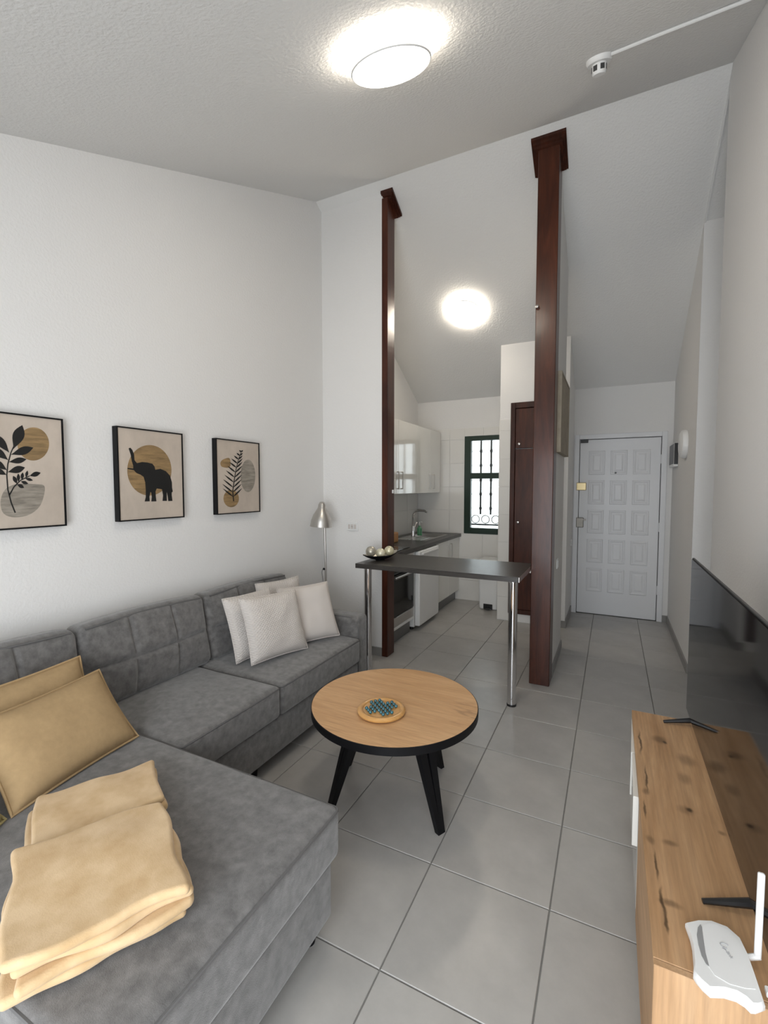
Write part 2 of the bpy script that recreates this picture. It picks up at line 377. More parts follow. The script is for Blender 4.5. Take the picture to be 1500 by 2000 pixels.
obj('coat_hook',box(-1.735,-1.723,3.635,3.65,1.44,1.47,.003),'white',PL)
PR=post(-.535,-.39,3.55,3.732,-.582,-.348,3.515,3.732,'wide dark red-brown wooden post beside the hall')
obj('knob',lathe([(0,0),(.009,0),(.009,.012),(.014,.02),(.010,.03),(0,.032)],14),'steel',PR).matrix_world=Matrix.Translation((-.521,3.55,2.80))@Matrix.Rotation(math.pi/2,4,'X')
# ------------------------------------------------------------------ ceiling lamps, detector
def ceiling_lamp(c,slope,r,label):
    e=empty('ceiling_lamp',c); e.rotation_euler=(math.atan(slope),0,0); bpy.context.view_layer.update()
    for nm,pr,m in (('base',[(0,0),(r*.94,0),(r,-.006),(r,-.030),(r*.93,-.036),(0,-.036)],'lamp'),
                    ('rim',[(r*.90,-.034),(r*.915,-.036),(r*.915,-.062),(r*.885,-.066),(r*.885,-.036)],'white'),
                    ('diffuser',[(r*.88,-.037),(r*.88,-.060),(r*.6,-.070),(0,-.074)],'lamp')):
        o=obj(nm,lathe(pr,64),m,None,True); o.parent=e
    tag(e,label,'ceiling lamp','round ceiling lamps'); return e
ceiling_lamp((-.872,1.79,zn(1.79)),.415,.185,'lit round flush ceiling lamp over the living room')
ceiling_lamp((-1.39,4.675,zf(4.675)),-.575,.18,'lit round flush ceiling lamp in the kitchen behind the posts')
e=empty('smoke_detector',(-.115,2.69,zn(2.69))); e.rotation_euler=(math.atan(.415),0,0); bpy.context.view_layer.update()
o=obj('base',lathe([(0,0),(.062,0),(.062,-.012),(.055,-.022),(0,-.022)],32),'white',None,True); o.parent=e
o=obj('sensor_head',lathe([(.034,-.022),(.034,-.058),(.030,-.066),(0,-.068)],32),'white',None,True); o.parent=e
for a in range(6):
    t=a*math.pi/3+.5; b=box(-.010,.010,-.003,.003,-.052,-.030); o=obj('vent_slot',b,'foliage'); o.parent=e
    o.matrix_local=Matrix.Rotation(t,4,'Z')@Matrix.Translation((0,-.0325,0))
tag(e,'small white smoke detector on the sloping ceiling','smoke detector')
b=tube([(-.06,2.665,zn(2.665)-.010),(.15,2.65,zn(2.65)-.010),(.46,2.64,zn(2.64)-.010),(XR-.004,2.635,zn(2.635)-.010)],.008,8)
tag(obj('cable_conduit',b,'white',None,True),'thin white cable duct from smoke detector to right wall','cable')
# ------------------------------------------------------------------ entrance door
dr=empty('door_1',(.056,YD,0)); struct(dr,'white panelled entrance door with brass lock at the hall end')
fr=box(DX0-.045,DX0+.008,YD-.018,YD+.08,0,DZ+.045,.004); fr=box(DX1-.008,DX1+.045,YD-.018,YD+.08,0,DZ+.045,.004,bm=fr); fr=box(DX0+.008,DX1-.008,YD-.018,YD+.08,DZ-.008,DZ+.045,.004,bm=fr)
obj('door_frame',fr,'wdoor',dr)
obj('light_blocker',box(DX0-.04,DX1+.04,YD+.082,YD+.10,0,DZ+.04),'wdoor',dr)  # unseen panel added behind the door to stop sky light leaking through gaps
LX0,LX1,LZ1,LY=DX0+.014,DX1-.014,DZ-.014,YD+.004
leaf=obj('leaf',box(LX0,LX1,LY,LY+.04,.006,LZ1,.003),'wdoor',dr)
pw=(LX1-LX0-.19-2*.055)/3; top=LZ1-.13; ph=(top-.27-4*.065)/5
for i in range(3):
    for j in range(5):
        x=LX0+.095+i*(pw+.055); z=.27+j*(ph+.065)
        b=bmesh.new()
        def ring(g,y): return [b.verts.new(p) for p in ((x+g,y,z+g),(x+pw-g,y,z+g),(x+pw-g,y,z+ph-g),(x+g,y,z+ph-g))]
        R=[ring(0,LY),ring(.008,LY-.006),ring(.016,LY-.006),ring(.030,LY-.001),ring(.040,LY-.001),ring(.058,LY-.006)]
        for A,B in zip(R,R[1:]):
            for k in range(4): b.faces.new((A[k],A[(k+1)%4],B[(k+1)%4],B[k]))
        b.faces.new(R[-1]); obj('raised_panel',b,'wdoor',leaf)
o=obj('rim_lock',join(box(LX0-.03,LX0+.075,LY-.034,LY,1.455,1.545,.006),tube([(LX0+.03,LY-.034,1.50),(LX0+.03,LY-.046,1.50)],.020,16)),'brass',dr); o['label']='brass rim lock'
o=obj('latch_lock',join(box(LX0-.025,LX0+.055,LY-.03,LY,1.02,1.135,.006),join(tube([(LX0+.028,LY-.03,1.055),(LX0+.028,LY-.045,1.055)],.016,14),box(LX0+.03,LX0+.085,LY-.042,LY-.03,1.105,1.118))),'ironm',dr); o['label']='grey metal latch lock'
obj('top_bolt',box(LX0+.005,LX0+.085,LY-.025,LY,LZ1-.035,LZ1+.005,.004),'plastic',dr)
obj('peephole',tube([(.056-.03,LY-.012,1.655),(.056-.03,LY+.004,1.655)],.011,14),'plastic',dr)
for z in (.3,1.0,1.75): obj('hinge',tube([(LX1+.006,LY-.012,z),(LX1+.006,LY-.012,z+.10)],.008,10),'wdoor',dr)
# ------------------------------------------------------------------ kitchen window
wn=empty('window_1',((WX0+WX1)/2,YD,WZ0)); struct(wn,'dark green framed kitchen window with iron bars outside')
fw=.085; ty=YD-.010
b=box(WX0,WX0+fw,ty,ty+.07,WZ0,WZ1,.004); b=box(WX1-fw,WX1,ty,ty+.07,WZ0,WZ1,.004,bm=b); b=box(WX0+fw,WX1-fw,ty,ty+.07,WZ0,WZ0+.075,.004,bm=b)
b=box(WX0+fw,WX1-fw,ty,ty+.07,WZ1-.06,WZ1,.004,bm=b); obj('window_frame',b,'green',wn)
obj('transom',box(WX0+fw,WX1-fw,ty,ty+.07,1.60,1.675,.004),'green',wn)
for z0,z1 in ((WZ0+.075,1.60),(1.675,WZ1-.06)): obj('pane',box(WX0+fw,WX1-fw,ty+.03,ty+.034,z0,z1),'glass',wn)
gr=empty('window_grille',(-1.46,YD+.11,WZ0)); 
for x in (-1.70,-1.565,-1.43,-1.295):
    pts=[];rr=[]
    for i in range(40):
        z=1.13+i*(1.05/39); pts.append((x,YD+.16,z)); rr.append(.0125+(.008 if i%7 in (3,) else 0))
    obj('bar',tube(pts,rr,8),'iron',gr,True)
for x in (-1.63,-1.497,-1.362,-1.23):
    obj('ring',tube([(x+.052*math.cos(t),YD+.16,1.065+.052*math.sin(t)) for t in [2*math.pi*k/24 for k in range(24)]],.007,6,closed=True),'steel',gr,True)
obj('bottom_rail',box(-1.78,-1.15,YD+.150,YD+.170,.985,1.005),'iron',gr); obj('top_rail',box(-1.78,-1.15,YD+.150,YD+.170,2.17,2.19),'iron',gr)
for x in (-1.78,-1.165): obj('side_rail',box(x,x+.015,YD+.12,YD+.175,.985,2.19),'iron',gr)
tag(gr,'wrought iron bars with rings outside the kitchen window','window grille')
# ------------------------------------------------------------------ kitchen units
KX=-1.80
def handle(parent,x,y,z0,z1):
    b=box(x,x+.026,y-.006,y+.006,z0,z0+.012,.002,1); b=box(x,x+.026,y-.006,y+.006,z1-.012,z1,.002,1,bm=b); b=box(x+.018,x+.030,y-.006,y+.006,z0,z1,.003,1,bm=b)
    return obj('handle',b,'nickel',parent)
def unit(name,x0,x1,y0,y1,z0,z1,splits,hz,hy,label,cat='cabinet',grp=None):
    e=empty(name,((x0+x1)/2,(y0+y1)/2,z0)); obj('body',box(x0,x1-.02,y0,y1,z0,z1 if z0>1 else .745),'gloss',e)
    ys=[y0]+splits+[y1]
    for k,(a,c) in enumerate(zip(ys,ys[1:])):
        d=obj('door',box(x1-.019,x1,a+.0015,c-.0015,z0+.001,z1-.001,.002,1),'gloss',e)
        handle(d,x1,hy[k],*hz)
    tag(e,label,cat,grp); return e
unit('wall_cabinet',XL+.008,-2.05,5.00,5.78,1.42,2.21,[5.42],(1.47,1.66),[5.37,5.50],'glossy white wall cabinet nearest the kitchen window','cabinet','kitchen wall cabinets')
unit('wall_cabinet',XL+.008,-2.05,3.95,4.998,1.42,2.21,[4.46],(1.47,1.66),[4.42,4.52],'glossy white wall cabinet beside the dark post, reflecting the window','cabinet','kitchen wall cabinets')
bc=unit('base_cabinet',XL+.008,KX,4.96,YD-.01,.13,.838,[5.40],(.57,.79),[5.34,5.47],'glossy white base cabinet with two bar handles under the sink')
obj('plinth',box(XL+.05,KX-.05,4.96,YD-.01,0,.13),'plinth',bc)
# worktop with sink cut-out
SX0,SX1,SY0,SY1=-2.27,-1.90,4.86,5.62
b=box(XL+.008,SX0,3.69,YD-.008,.842,.88); b=box(SX1,-1.775,3.69,YD-.008,.842,.88,bm=b); b=box(SX0,SX1,3.69,SY0,.842,.88,bm=b); b=box(SX0,SX1,SY1,YD-.008,.842,.88,bm=b)
tag(obj('kitchen_worktop',b,'bar'),'dark grey kitchen worktop running to the window wall','worktop')
sk=empty('sink',(-2.08,5.24,.88))
b=bmesh.new(); 
def loop(x0,x1,y0,y1,z): return [b.verts.new(p) for p in ((x0,y0,z),(x1,y0,z),(x1,y1,z),(x0,y1,z))]
A=loop(SX0-.015,SX1+.015,SY0-.015,SY1+.015,.8815); B=loop(SX0+.012,SX1-.012,5.22,SY1-.012,.8825); Cc=loop(SX0+.03,SX1-.03,5.24,SY1-.03,.75)
for P_,Q in ((A,B),(B,Cc)):
    for k in range(4): b.faces.new((P_[k],P_[(k+1)%4],Q[(k+1)%4],Q[k]))
b.faces.new(Cc); obj('basin',b,'steel',sk)
for k in range(6): obj('drainer_rib',box(SX0+.04+k*.052,SX0+.05+k*.052,SY0+.02,5.19,.8825,.886),'steel',sk)
tag(sk,'stainless steel inset sink with drainer in the worktop','sink')
fc=empty('faucet',(-2.20,5.22,.8825))
obj('column',lathe([(0,0),(.028,0),(.028,.02),(.022,.05),(.022,.12),(.017,.13),(0,.13)],20,(-2.20,5.22,.8825)),'chrome',fc,True)
obj('spout',tube([(-2.20,5.22,.99)]+[(-2.20+.10-.10*math.cos(t),5.22-.03*t,1.12+.09*math.sin(t)) for t in [i*math.pi/2/8 for i in range(9)]]+[(-2.03,5.17,1.205),(-1.99,5.16,1.19)],[.014]*11+[.012],12),'chrome',fc,True)
obj('lever',tube([(-2.18,5.22,1.005),(-2.14,5.20,1.07)],.008,8),'chrome',fc,True)
tag(fc,'tall chrome kitchen faucet with curved spout','faucet')
sb=empty('soap_bottle',(-2.17,5.36,.8825))
obj('bottle',lathe([(0,0),(.030,0),(.032,.01),(.032,.09),(.014,.11),(.014,.125),(0,.125)],20,(-2.17,5.36,.8825)),'soap',sb,True)
obj('pump',tube([(-2.17,5.36,1.0),(-2.17,5.36,1.055),(-2.135,5.35,1.055)],.006,8),'white',sb,True)
tag(sb,'green soap pump bottle behind the faucet','bottle')
cb=obj('bread_box',box(-2.36,-2.12,4.30,4.62,.88,.995,.015,3),'boardw'); tag(cb,'small wooden box on worktop behind the post','box')
hb=empty('hob',(-2.08,4.0,.88)); obj('glass_plate',box(-2.34,-1.83,3.73,4.26,.8802,.887,.002,1),'blackgloss',hb)
for (x,y,r) in ((-2.2,3.86,.09),(-1.96,3.88,.07),(-2.2,4.12,.07),(-1.96,4.12,.09)):
    obj('cooking_zone',tube([(x+r*math.cos(t),y+r*math.sin(t),.8872) for t in [2*math.pi*k/32 for k in range(32)]],.0012,4,closed=True),'led',hb)
tag(hb,'black glass cooking hob set on the worktop','hob')
rail=tube([(XL+.03,4.05,1.36),(XL+.03,4.75,1.36)],.006,8); rl=empty('utensil_rail',(XL+.03,4.4,1.36)); obj('rail',rail,'steel',rl,True)
for y in (4.07,4.73): obj('bracket',box(XL+.007,XL+.036,y-.006,y+.006,1.352,1.368),'steel',rl)
tag(rl,'steel rail for utensils under the wall cabinet','rail')
for k,y in enumerate((4.42,4.50,4.58)):
    e=empty('kitchen_utensil',(XL+.04,y,1.10)); obj('handle',tube([(XL+.04,y,1.355),(XL+.04,y,1.20)],[.005,.009],8),'plastic',e,True)
    obj('head',rbox(.006,.024+.005*(k==1),.045,.006,3,2,mtx=Matrix.Translation((XL+.04,y,1.16))),'plastic' if k else 'steel',e,True)
    tag(e,('steel spatula hanging at the end nearest the post','black ladle hanging in the middle of the rail','black slotted spoon hanging on the side of the window')[k],'utensil','utensils on the kitchen rail')
# oven
ov=empty('oven',(-2.08,4.0,.13))
obj('housing',box(XL+.05,KX-.025,3.70,4.295,.16,.838),'gloss',ov)
obj('control_panel',box(KX-.024,KX,3.705,4.29,.72,.832,.003,1),'steel',ov)
dd=obj('oven_door',box(KX-.024,KX+.004,3.705,4.29,.27,.715,.004,1),'blackgloss',ov)
b=tube([(KX+.045,3.745,.655),(KX+.045,4.25,.655)],.011,10); b=tube([(KX,3.77,.655),(KX+.045,3.77,.655)],.008,8,b); b=tube([(KX,4.225,.655),(KX+.045,4.225,.655)],.008,8,b); obj('door_handle',b,'steel',dd,True)
obj('bottom_panel',box(KX-.024,KX,3.705,4.29,.175,.262,.003,1),'steel',ov); obj('trim_strip',box(KX-.02,KX+.002,3.705,4.29,.145,.172,.002,1),'white',ov)
obj('plinth',box(XL+.05,KX-.045,3.70,4.295,0,.145),'plinth',ov)
for k in range(4): obj('dial',tube([(KX,3.80+k*.13,.775),(KX+.022,3.80+k*.13,.775)],.018,14),'plastic',ov)
tag(ov,'black glass built-in oven with steel handle under the worktop','oven')
# fridge
fg=empty('fridge',(-2.08,4.64,0)); obj('body',box(XL+.03,-1.815,4.34,4.935,.035,.835,.006),'white',fg)
d=obj('door',box(-1.812,-1.755,4.345,4.93,.05,.832,.012,3),'white',fg)
obj('handle',box(-1.757,-1.735,4.40,4.87,.79,.815,.008,2),'white',d)
for y in (4.38,4.89): obj('foot',lathe([(0,0),(.02,0),(.02,.035),(0,.035)],14,(-1.86,y,0)),'plastic',fg)
tag(fg,'white under-counter fridge beside the oven','fridge')
# closet doors
cl=empty('closet',(-.74,CY,.09))
CX0,CX1=-1.012,-.472
b=box(CX0,CX0+.05,CY-.02,CY+.03,.092,2.405,.004); b=box(CX1-.05,CX1,CY-.02,CY+.03,.092,2.405,.004,bm=b); b=box(CX0+.05,CX1-.05,CY-.02,CY+.03,2.345,2.405,.004,bm=b); b=box(CX0+.05,CX1-.05,CY-.02,CY+.03,.092,.14,.004,bm=b)
obj('frame',b,'mahd',cl)
for (z0,z1,kz) in ((.143,1.905,1.11),(1.915,2.34,1.96)):
    d=obj('door',box(CX0+.053,CX1-.053,CY-.012,CY+.018,z0,z1,.003,1),'mahog',cl)
    o=obj('knob',lathe([(0,0),(.007,0),(.007,.010),(.014,.018),(.012,.028),(0,.031)],14),'steel',d,True); o.matrix_world=Matrix.Translation((CX0+.095,CY-.012,kz))@Matrix.Rotation(math.pi/2,4,'X')
tag(cl,'tall dark mahogany closet with two doors in the kitchen','closet')
# pedal bin
bn=empty('pedal_bin',(-1.32,5.58,0)); 
b=rbox(.118,.13,.27,.03,4,4,fn=lambda p:Vector((p.x*(1+.05*p.z/.27),p.y*(1+.05*p.z/.27),p.z)),mtx=Matrix.Translation((-1.32,5.60,.272))); obj('bucket',b,'white',bn,True)
obj('lid',rbox(.127,.14,.035,.022,4,4,mtx=Matrix.Translation((-1.32,5.60,.580))),'white',bn,True)
obj('pedal_recess',box(-1.375,-1.265,5.468,5.478,.012,.075,.003,1),'plastic',bn); obj('pedal',box(-1.355,-1.285,5.425,5.478,.018,.032,.004,1),'plastic',bn)
tag(bn,'white plastic pedal bin under the kitchen window','bin')
# ------------------------------------------------------------------ breakfast bar
br=empty('breakfast_bar',(-1.15,3.38,0))
BZ=.90
b=prism([(-1.785,3.072),(-.54,3.072),(-.54,3.69),(-1.728,3.69),(-1.728,3.538),(-1.785,3.538)],2,BZ-.036,BZ)
bmesh.ops.bevel(b,geom=[e for e in b.edges if abs(e.verts[0].co.y-3.072)<1e-4 and abs(e.verts[1].co.y-3.072)<1e-4],offset=.006,segments=2,affect='EDGES')
obj('bar_top',b,'bar',br)
obj('edge_trim',box(-.5395,-.5355,3.074,3.545,BZ-.034,BZ-.001),'steel',br)
for x,y in ((-1.712,3.15),(-.585,3.135)):
    l=obj('leg',lathe([(0,.012),(.030,.012),(.030,BZ-.045),(.045,BZ-.042),(.045,BZ-.0365),(0,BZ-.0365)],28,(x,y,0)),'chrome',br,True); obj('foot',lathe([(0,0),(.032,0),(.032,.014),(0,.014)],24,(x,y,0)),'plastic',l)
obj('wall_bracket',box(-.552,-.5365,3.60,3.66,BZ-.06,BZ-.037),'nickel',br)
tag(br,'dark grey breakfast bar on chrome legs between the two posts','bar table')
# leaf bowl with balls
bw=empty('leaf_bowl',(-1.69,3.32,BZ)); A0=math.radians(48)
b=bmesh.new(); nu,nv=20,12; L2,W2=.150,.075; rows=[[],[]]
for s in (0,1):
    for i in range(nu+1):
        u=-1+2*i/nu; row=[]
        for j in range(nv+1):
            v=-1+2*j/nv; wv=W2*math.sqrt(max(0,1-abs(u)**2.2))+.001
            z=.008+.062*abs(u)**2.4*(1.1 if u>0 else .7)+.035*(v*v)*(1-abs(u)**2)-(.005 if s else 0)
            x,y=u*L2,v*wv
            row.append(b.verts.new((-1.69+x*math.cos(A0)-y*math.sin(A0),3.32+x*math.sin(A0)+y*math.cos(A0),BZ+z)))
        rows[s].append(row)
for s in (0,1):
    for i in range(nu):
        for j in range(nv):
            f=(rows[s][i][j],rows[s][i+1][j],rows[s][i+1][j+1],rows[s][i][j+1]); b.faces.new(f if not s else f[::-1])
for i in range(nu):
    for j in (0,nv): b.faces.new((rows[0][i][j],rows[0][i+1][j],rows[1][i+1][j],rows[1][i][j]))
for f in b.faces: f.material_index=0
nf=len(b.faces)
bo=obj('bowl',b,['black','silverball'],bw,True,60)
for p in bo.data.polygons:
    p.material_index=1 if p.index<nu*nv else 0
obj('foot_ring',lathe([(.035,0),(.040,0),(.034,.006),(.030,.006)],24,(-1.69,3.32,BZ)),'black',bw)
tag(bw,'black leaf-shaped bowl on the breakfast bar','bowl')
def ball(u,v,r,m,label):
    x=-1.69+u*math.cos(A0)-v*math.sin(A0); y=3.32+u*math.sin(A0)+v*math.cos(A0)
    z=BZ+.015+.068*(abs(u)/L2)**2.4
    b=bmesh.new(); bmesh.ops.create_uvsphere(b,u_segments=24,v_segments=16,radius=r); 
    o=obj('decor_ball',b,m,None,True,180); o.location=(x,y,z+r); tag(o,label,'ball','balls in the leaf bowl')
ball(-.082,-.004,.043,'silverball','dull silver decorative ball at the sofa end of the leaf bowl')
ball(.004,.0,.040,'creamball','pale pearl decorative ball in the middle of the leaf bowl')
ball(.080,.002,.040,'goldball','champagne decorative ball at the kitchen end of the leaf bowl')
# ------------------------------------------------------------------ floor lamp, outlet
fl=empty('floor_lamp',(-2.20,3.28,0))
obj('base',lathe([(0,0),(.125,0),(.125,.012),(.11,.02),(0,.022)],40,(-2.20,3.28,0)),'nickel',fl,True)
obj('pole',tube([(-2.19,3.28,.02),(-2.195,3.28,.6),(-2.205,3.28,1.20)],.0095,12),'nickel',fl,True)
tl=Matrix.Translation((-2.245,3.285,1.155))@Matrix.Rotation(math.radians(4),4,'Y')
b=lathe([(.095,0),(.092,.012),(.088,.05),(.072,.10),(.050,.135),(.036,.16),(.032,.19),(.022,.212),(0,.216)],40); bmesh.ops.transform(b,matrix=tl,verts=b.verts[:]); obj('shade',b,'nickel',fl,True,60)
b=tube([(-2.207,3.275,.79),(-2.222,3.268,.785),(-2.228,3.266,.76),(-2.215,3.266,.68),(-2.207,3.27,.60),(-2.212,3.27,.3),(-2.24,3.28,.03)],.004,8); obj('cord',b,'led',fl,True)
obj('cord_clip',rbox(.011,.009,.009,.003,1,2,mtx=Matrix.Translation((-2.208,3.275,.79))),'plastic',fl)
tag(fl,'brushed nickel floor lamp with bell shade in the corner','floor lamp')
ol=empty('wall_socket',(-2.087,3.555,1.14)); obj('plate',box(-2.145,-2.03,3.545,3.5549,1.102,1.177,.003,1),'white',ol)
for x in (-2.118,-2.088,-2.058): obj('module',box(x-.011,x+.011,3.541,3.545,1.12,1.16,.002,1),'ivory',ol)
for x in (-2.094,-2.082): obj('socket_hole',tube([(x,3.5405,1.14),(x,3.542,1.14)],.0026,8),'plastic',ol)
tag(ol,'white switch and socket plate on the short wall','wall socket')
# ------------------------------------------------------------------ hall fittings
o=empty('hall_picture',(-.385,4.1,1.78)); obj('canvas',box(-.3995,-.368,3.78,4.44,1.78,2.365,.003,1),'taupe',o)
b=box(-.3995,-.364,3.765,3.78,1.765,2.38); b=box(-.3995,-.364,4.44,4.455,1.765,2.38,bm=b); b=box(-.3995,-.364,3.78,4.44,1.765,1.78,bm=b); b=box(-.3995,-.364,3.78,4.44,2.365,2.38,bm=b); obj('frame',b,'taupe',o)
tag(o,'taupe framed canvas on the hall side of the partition','picture')
def switch(name,c,axis,label):
    e=empty(name,c); x,y,z=c
    if axis==0: obj('plate',box(x,x+.009,y-.04,y+.04,z-.04,z+.04,.003,1),'white',e); obj('rocker',box(x+.009,x+.014,y-.02,y+.02,z-.03,z+.03,.002,1),'white',e)
    tag(e,label,'light switch','hall light switches')
switch('light_switch',(-.3999,4.02,.86),0,'white light switch on the partition beside the wide post')
switch('light_switch',(-.4199,5.72,.85),0,'white light switch near the entrance door frame')
e=empty('video_intercom',(XR,5.6,1.82)); obj('case',box(XR-.040,XR-.0005,5.36,5.76,1.70,1.935,.004,1),'white',e); obj('screen',box(XR-.042,XR-.040,5.375,5.745,1.725,1.925,.0005,1),'plastic',e)
obj('side_panel',box(XR-.038,XR-.004,5.357,5.36,1.72,1.93),'plastic',e); tag(e,'flat dark-screened panel on hall wall by the door','intercom')
e=empty('alarm_siren',(XR,4.8,1.87)); b=lathe([(0,0),(.125,0),(.128,.015),(.120,.038),(.095,.052),(0,.058)],40); bmesh.ops.transform(b,matrix=Matrix.Translation((XR-.0005,4.85,1.875))@Matrix.Rotation(-math.pi/2,4,'Y'),verts=b.verts[:]); obj('case',b,'white',e,True); obj('indicator',tube([(XR-.061,4.85,1.88),(XR-.057,4.85,1.88)],.006,8),'led',e); tag(e,'round white alarm siren on the hall wall','alarm')
# ------------------------------------------------------------------ pictures over the sofa
PX=XL+.034
def px(cx,cy): p=on(cx*.36,780+cy*.36,0,PX); return p.y,p.z          # crop pixels -> point on the print
def flat(name,pts,m,parent,lift):
    b=bmesh.new(); vs=[b.verts.new((PX+lift,y,z)) for y,z in pts]; b.faces.new(vs).normal_update(); bmesh.ops.triangulate(b,faces=b.faces[:]); return obj(name,b,m,parent)
def smooth_closed(p,n=4):
    o=[];k=len(p)
    for i in range(k):
        a,b_,c,d=p[i-1],p[i],p[(i+1)%k],p[(i+2)%k]
        for t in [q/n for q in range(n)]:
            o.append(tuple(.5*((2*b_[j])+(-a[j]+c[j])*t+(2*a[j]-5*b_[j]+4*c[j]-d[j])*t*t+(-a[j]+3*b_[j]-3*c[j]+d[j])*t**3) for j in (0,1)))
    return o
def leaf_pts(a,b_,w,n=10,p=.8):
    a,b_=Vector(a),Vector(b_); d=b_-a; s=Vector((-d.y,d.x)).normalized()*w; L_=[]
    for i in range(n+1): t=i/n; L_.append(a+d*t+s*math.sin(math.pi*t**p))
    for i in range(n-1,0,-1): t=i/n; L_.append(a+d*t-s*math.sin(math.pi*t**p))
    return [tuple(v) for v in L_]
def strip(pts,w0,w1):
    pts=[Vector(p) for p in pts]; A=[];B=[]
    for i,p in enumerate(pts):
        d=(pts[min(i+1,len(pts)-1)]-pts[max(i-1,0)]).normalized(); s=Vector((-d.y,d.x))*(w0+(w1-w0)*i/(len(pts)-1)); A.append(tuple(p+s)); B.append(tuple(p-s))
    return A+B[::-1]
def picture(y0,label):
    e=empty('framed_print',(XL,y0+.209,1.31)); y1=y0+.418; z0,z1=1.31,1.822; t=.007
    obj('print',box(XL+.004,PX,y0+t,y1-t,z0+t,z1-t),'canvas',e)
    b=box(XL+.001,PX+.005,y0,y0+t,z0,z1); b=box(XL+.001,PX+.005,y1-t,y1,z0,z1,bm=b); b=box(XL+.001,PX+.005,y0+t,y1-t,z0,z0+t,bm=b); b=box(XL+.001,PX+.005,y0+t,y1-t,z1-t,z1,bm=b)
    obj('frame',b,'black',e); tag(e,label,'picture','framed prints over the sofa'); return e
def art(e,name,crop,m,lift,sm=True):
    q=[px(*c) for c in crop]; return flat(name,smooth_closed(q) if sm else q,m,e,lift)
def circ(cx,cy,rx,ry,n=28): return [(cx+rx*math.cos(2*math.pi*k/n),cy+ry*math.sin(2*math.pi*k/n)) for k in range(n)]
p1=picture(.876,'black framed print of a leafy branch with gold disc, nearest the camera')
p2=picture(1.558,'black framed print of an elephant silhouette before a gold disc')
p3=picture(2.239,'black framed print of a single fern frond, nearest the corner')
art(p2,'gold_disc',circ(810,385,120,137),'gold',.0006)
art(p2,'elephant',[(697,266),(706,262),(717,274),(727,300),(729,330),(742,346),(770,340),(800,343),(826,349),(838,365),(842,382),(870,377),(900,390),(922,415),(932,450),(933,480),(937,500),(931,505),(931,520),(935,551),(912,552),(909,525),(904,502),(904,530),(905,551),(881,551),(884,520),(878,488),(850,483),(843,500),(845,530),(848,553),(820,554),(823,530),(820,506),(815,502),(810,530),(812,553),(784,554),(790,530),(790,490),(787,450),(778,420),(760,408),(740,400),(725,384),(691,378),(691,372),(722,375),(722,360),(714,335),(708,300),(703,284)],'ink',.0012,False)
art(p1,'gold_disc',circ(180,242,86,90),'gold',.0006)
art(p1,'grey_stone',[(2,560),(20,500),(60,468),(120,458),(200,460),(240,470),(238,520),(215,580),(160,625),(80,640),(20,620)],'greyp',.0006)
st=[(82,615),(60,560),(42,490),(36,410),(42,350),(58,290),(85,230)]
art(p1,'stem',strip(st,4,3),'ink',.0012,False)
art(p1,'stem',strip([(50,520),(75,475),(110,440),(160,415)],4,2.5),'ink',.0012,False)
for a,c,w in (((72,270),(120,140),32),((58,300),(180,262),22),((45,340),(143,325),16),((40,395),(135,370),19),((50,290),(-30,190),22),((44,330),(-40,262),20),((38,385),(-40,330),18),((35,410),(-30,378),15)):
    art(p1,'leaf',leaf_pts(a,c,w,10,1.25),'ink',.0014,False)
for a,c,w in (((92,458),(70,415),11),((100,448),(98,402),9),((118,438),(122,396),9),((140,425),(148,386),8),((160,415),(220,398),13),((92,460),(130,480),10),((112,445),(152,458),9),((135,428),(178,440),8)):
    art(p1,'leaf',leaf_pts(a,c,w,8,1.1),'ink',.0014,False)
art(p3,'gold_patch',[(1195,345),(1210,326),(1245,320),(1247,368),(1205,366)],'gold',.0006)
art(p3,'gold_disc',circ(1254,538,42,47),'gold',.0006)
art(p3,'pale_stone',circ(1345,415,40,88),'greyp',.0004); 
spine=[(1267,553),(1262,500),(1270,440),(1280,380),(1292,330),(1308,285)]
art(p3,'stem',strip(spine,3,1.5),'ink',.0012,False)
for k in range(12):
    t=k/11; i=min(4,int(t*5)); u=t*5-i; bx=spine[i][0]+(spine[i+1][0]-spine[i][0])*u; by=spine[i][1]+(spine[i+1][1]-spine[i][1])*u
    if k==0: continue
    ln=(58,62,62,60,56,52,48,42,36,28,20,12)[k]
    art(p3,'frond',leaf_pts((bx,by),(bx-ln*.93,by-ln*.75),4.2,6),'ink',.0014,False)
    art(p3,'frond',leaf_pts((bx,by),(bx+ln*.80,by-ln*.78),4.2,6),'ink',.0014,False)
# ------------------------------------------------------------------ sofa
sf=empty('corner_sofa',(-1.75,1.6,0))
def cushion(name,x0,x1,y0,y1,z0,z1,r=.03,fn=None,n=12,mtx=None,m='sofa'):
    c=Vector(((x0+x1)/2,(y0+y1)/2,(z0+z1)/2)); mt=Matrix.Translation(c)@(mtx or Matrix())
    return obj(name,rbox((x1-x0)/2,(y1-y0)/2,(z1-z0)/2,r,n,4,fn,mt),m,sf,True,180)
def puff(hx,hy,hz,amt,seed=0,wr=.004):
    def f(p):
        k=max(0,1-(p.x/hx)**2)*max(0,1-(p.y/hy)**2)
        if p.z>0: p.z+=amt*k+wr*mnoise.noise(Vector((p.x*6,p.y*6,seed)))
        return p
    return f
SB=-2.09   # face of back cushions
cushion('base_frame',-2.33,-1.565,.44,2.74,.07,.27,.02)
cushion('chaise_base',-1.60,-.80,.44,1.225,.07,.275,.02)
cushion('seat_cushion',-2.20,-1.545,1.245,1.882,.272,.445,.03,puff(.33,.32,.08,.018,1),18)
cushion('seat_cushion',-2.20,-1.545,1.886,2.738,.272,.445,.03,puff(.33,.43,.08,.018,2),18)
cushion('chaise_cushion',-2.20,-.775,.44,1.241,.278,.452,.032,puff(.71,.40,.08,.012,3),26)
